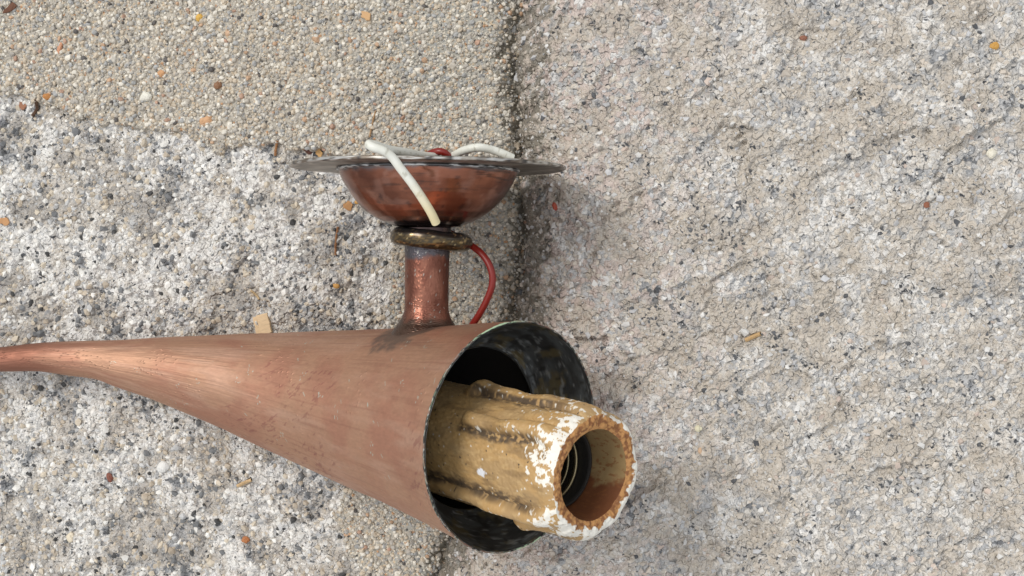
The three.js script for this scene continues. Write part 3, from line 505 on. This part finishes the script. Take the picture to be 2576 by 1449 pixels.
function chunk(w, d, h, seed) {             // rounded pebble or husk
  const g = new THREE.IcosahedronGeometry(1, 3), p = g.attributes.position;
  for (let i = 0; i < p.count; i++) { const x = p.getX(i), y = p.getY(i), z = p.getZ(i), k = 1 + 0.8 * (fbm(x * 1.9 + 5, y * 1.6 + z * 1.3 + 9, seed, 3) - 0.5); p.setXYZ(i, x * k * w / 2, y * k * h / 2, z * k * d / 2); }
  g.computeVertexNormals(); return g;
}
function stick(px, py, len, ang, wide, bend, material, name, label, category, lumpy = 0.25) {
  const p = lay(px, py), L = len * GROUND_PX, pts = []; for (let k = 0; k <= 6; k++) { const t = k / 6 - 0.5; pts.push(new THREE.Vector3(Math.cos(ang) * t * L - Math.sin(ang) * bend * L * (0.25 - t * t), 0, -Math.sin(ang) * t * L - Math.cos(ang) * bend * L * (0.25 - t * t))); }
  for (const q of pts) q.y = topOf(p.x + q.x, p.z + q.z) - p.y; const hi = pts.map((q) => q.y); pts.forEach((q, i) => { q.y = (hi[Math.max(0, i - 1)] + hi[i] + hi[Math.min(6, i + 1)]) / 3 + 0.0003; });
  const g = new THREE.TubeGeometry(new THREE.CatmullRomCurve3(pts), 40, wide * GROUND_PX / 2, 8), a = g.attributes.position; for (let i = 0; i < a.count; i++) { const k = 1e-3 * lumpy * (vn(i / 9, i % 9, 921) - 0.5); a.setXYZ(i, a.getX(i) + k * 0.6, a.getY(i) + k, a.getZ(i) + k * 0.6); } g.computeVertexNormals();
  const m = shade(new THREE.Mesh(g, material)); lift(m, p, 0.0004); return thing(m, name, label, category);
}
{ // the square wood chip peeping out from behind the horn: two layers
  const p = lay(662, 816), o = new THREE.Group(), w = 44 * GROUND_PX, d = 52 * GROUND_PX; lift(o, p, 0.0013); o.rotation.y = 0.24; o.rotation.z = 0.05;
  thing(o, 'wood_chip', 'square pale wood chip peeping out above the copper horn', 'wood chip');
  const g1 = new THREE.BoxGeometry(w * 0.7, 0.0016, d, 6, 1, 6), g2 = new THREE.BoxGeometry(w * 0.26, 0.0011, d * 0.96, 3, 1, 6); for (const g of [g1, g2]) { const q = g.attributes.position; for (let i = 0; i < q.count; i++) q.setXYZ(i, q.getX(i) + 3e-4 * (vn(q.getZ(i) * 900, 1, 931) - 0.5), q.getY(i) + 2e-4 * (vn(q.getX(i) * 700, q.getZ(i) * 700, 932) - 0.5), q.getZ(i)); }
  part('split_face', g1.translate(w * 0.15, 0, 0), woodMat, o); part('splinter_edge', g2.translate(-w * 0.335, -0.0002, 0.0002), woodMat, o);
}
stick(617, 1214, 42, 0.42, 9, 0.03, solid([0.62, 0.44, 0.24]), 'wood_splinter', 'pale straw-like splinter on the stone below the horn', 'splinter', 0.3);
stick(1894, 847, 40, 0.42, 10, 0.0, solid([0.50, 0.33, 0.16]), 'wood_splinter', 'tan splinter lying alone on the right-hand stone', 'splinter', 0.2);
stick(846, 606, 74, 1.5, 6, 0.06, solid([0.26, 0.12, 0.05]), 'pine_needle', 'rust-brown dry needle lying upright left of the stem', 'needle');
stick(938, 312, 70, 1.36, 5, 0.05, solid([0.40, 0.25, 0.13]), 'pine_needle', 'thin tan dry needle on the mortar above the white wire', 'needle');
stick(697, 373, 40, 1.4, 7, 0.12, solid([0.28, 0.13, 0.05]), 'dry_stalk', 'short brown dry stalk at the mortar edge left of the plate', 'stalk');
stick(92, 272, 48, 1.15, 9, -0.25, solid([0.11, 0.06, 0.035]), 'dry_stalk', 'crooked dark brown stalk in the hollow at the far left', 'stalk', 0.5);
stick(645, 742, 34, -0.75, 6, 0.1, solid([0.50, 0.36, 0.20]), 'wood_splinter', 'tiny light splinter just above the wood chip', 'splinter');
function bit(kind, px, py, w, h, rgb, turn, name, label, category, seed) {
  const p = lay(px, py), m = shade(new THREE.Mesh(kind === 'flake' ? flake(w * GROUND_PX, h * GROUND_PX, seed, 5, 0.5, 0.6) : chunk(w * GROUND_PX, h * GROUND_PX, Math.min(w, h) * 0.75 * GROUND_PX, seed), solid(rgb, kind === 'flake' ? 0.8 : 0.6)));
  lift(m, p, kind === 'flake' ? 0.0004 : 0.0003); m.rotation.y = turn; return thing(m, name, label, category);
}
bit('flake', 877, 519, 26, 32, [0.42, 0.22, 0.09], 0.3, 'leaf_fragment', 'ochre leaf fragment beside the left flank of the bowl', 'leaf', 3);
bit('chunk', 900, 506, 16, 12, [0.55, 0.30, 0.08], 0.8, 'seed_husk', 'small orange husk touching the left flank of the bowl', 'husk', 4);
bit('chunk', 779, 381, 32, 16, [0.10, 0.035, 0.02], -0.35, 'seed_husk', 'dark red-brown husk above the left end of the plate', 'husk', 5);
bit('flake', 803, 384, 30, 32, [0.50, 0.30, 0.12], 0.5, 'leaf_fragment', 'pointed ochre leaf fragment above the left end of the plate', 'leaf', 6);
bit('flake', 921, 40, 30, 36, [0.58, 0.36, 0.18], 1.0, 'leaf_fragment', 'tan curled leaf fragment near the top edge on the mortar', 'leaf', 7);
bit('flake', 60, 268, 32, 28, [0.30, 0.14, 0.08], 0.2, 'bark_flake', 'reddish bark flake in the hollow at the far left', 'bark', 8);
bit('chunk', 120, 243, 22, 18, [0.42, 0.18, 0.05], 0.2, 'seed_husk', 'orange-brown husk at the mortar edge at the far left', 'husk', 9);
bit('flake', 27, 22, 52, 30, [0.13, 0.055, 0.03], 0.7, 'bark_flake', 'dark brown bark flake in the top left corner', 'bark', 10);
bit('flake', 12, 556, 34, 36, [0.48, 0.26, 0.12], 0.4, 'leaf_fragment', 'tan star-shaped leaf fragment at the left edge', 'leaf', 11);
bit('chunk', 151, 121, 14, 28, [0.52, 0.26, 0.15], -0.4, 'brick_crumb', 'orange brick crumb on the upper left mortar', 'crumb', 12);
bit('chunk', 502, 45, 20, 20, [0.60, 0.36, 0.07], 0, 'pebble', 'bright yellow pebble near the top edge on the mortar', 'pebble', 13);
bit('chunk', 519, 304, 34, 24, [0.55, 0.32, 0.17], 0.3, 'pebble', 'peach pebble just above the mortar edge', 'pebble', 14);
bit('chunk', 408, 186, 22, 20, [0.52, 0.28, 0.13], 0, 'pebble', 'round orange pebble in the middle of the mortar', 'pebble', 15);
bit('chunk', 368, 243, 32, 26, [0.68, 0.66, 0.58], 0.3, 'pebble', 'white pebble in the middle of the mortar', 'pebble', 16);
bit('chunk', 549, 214, 20, 20, [0.24, 0.12, 0.06], 0, 'seed_husk', 'small brown husk on the mortar above the mortar edge', 'husk', 17);
bit('chunk', 277, 1202, 17, 26, [0.20, 0.065, 0.04], 0.3, 'bark_flake', 'dark red crumb of bark on the lower left stone', 'bark', 18);
bit('chunk', 619, 1358, 20, 18, [0.40, 0.15, 0.05], 0, 'brick_crumb', 'orange-red crumb near the bottom edge', 'crumb', 19);
bit('chunk', 179, 1351, 24, 30, [0.68, 0.60, 0.46], 0.2, 'pebble', 'cream pebble near the bottom left corner', 'pebble', 20);
bit('chunk', 411, 1173, 36, 28, [0.72, 0.71, 0.68], 0.6, 'pebble', 'white quartz pebble on the stone below the horn', 'pebble', 21);
bit('chunk', 846, 719, 18, 14, [0.52, 0.28, 0.08], 0, 'seed_husk', 'small orange husk on the stone left of the stem', 'husk', 22);
bit('chunk', 1396, 520, 13, 22, [0.34, 0.06, 0.03], 0.3, 'brick_crumb', 'red crumb on the right-hand stone below the plate end', 'crumb', 23);
bit('chunk', 2502, 116, 20, 16, [0.52, 0.28, 0.06], 0, 'pebble', 'orange pebble near the top right corner', 'pebble', 24);
bit('chunk', 2494, 386, 22, 22, [0.70, 0.66, 0.55], 0, 'pebble', 'cream white pebble on the upper right of the right-hand stone', 'pebble', 25);
bit('chunk', 2022, 96, 18, 12, [0.24, 0.10, 0.06], 0.1, 'seed_husk', 'tiny brown husk near the top edge of the right-hand stone', 'husk', 26);
bit('flake', 2330, 517, 16, 16, [0.24, 0.09, 0.05], 0.1, 'bark_flake', 'reddish flake on the right-hand stone near its right edge', 'bark', 27);
bit('chunk', 1761, 1133, 10, 16, [0.58, 0.40, 0.26], 0, 'pebble', 'tiny peach pebble right of the candle sleeve', 'pebble', 28);
bit('chunk', 1757, 1078, 18, 16, [0.62, 0.58, 0.42], 0, 'pebble', 'small cream pebble right of the candle sleeve', 'pebble', 29);

renderer.render(scene, camera);
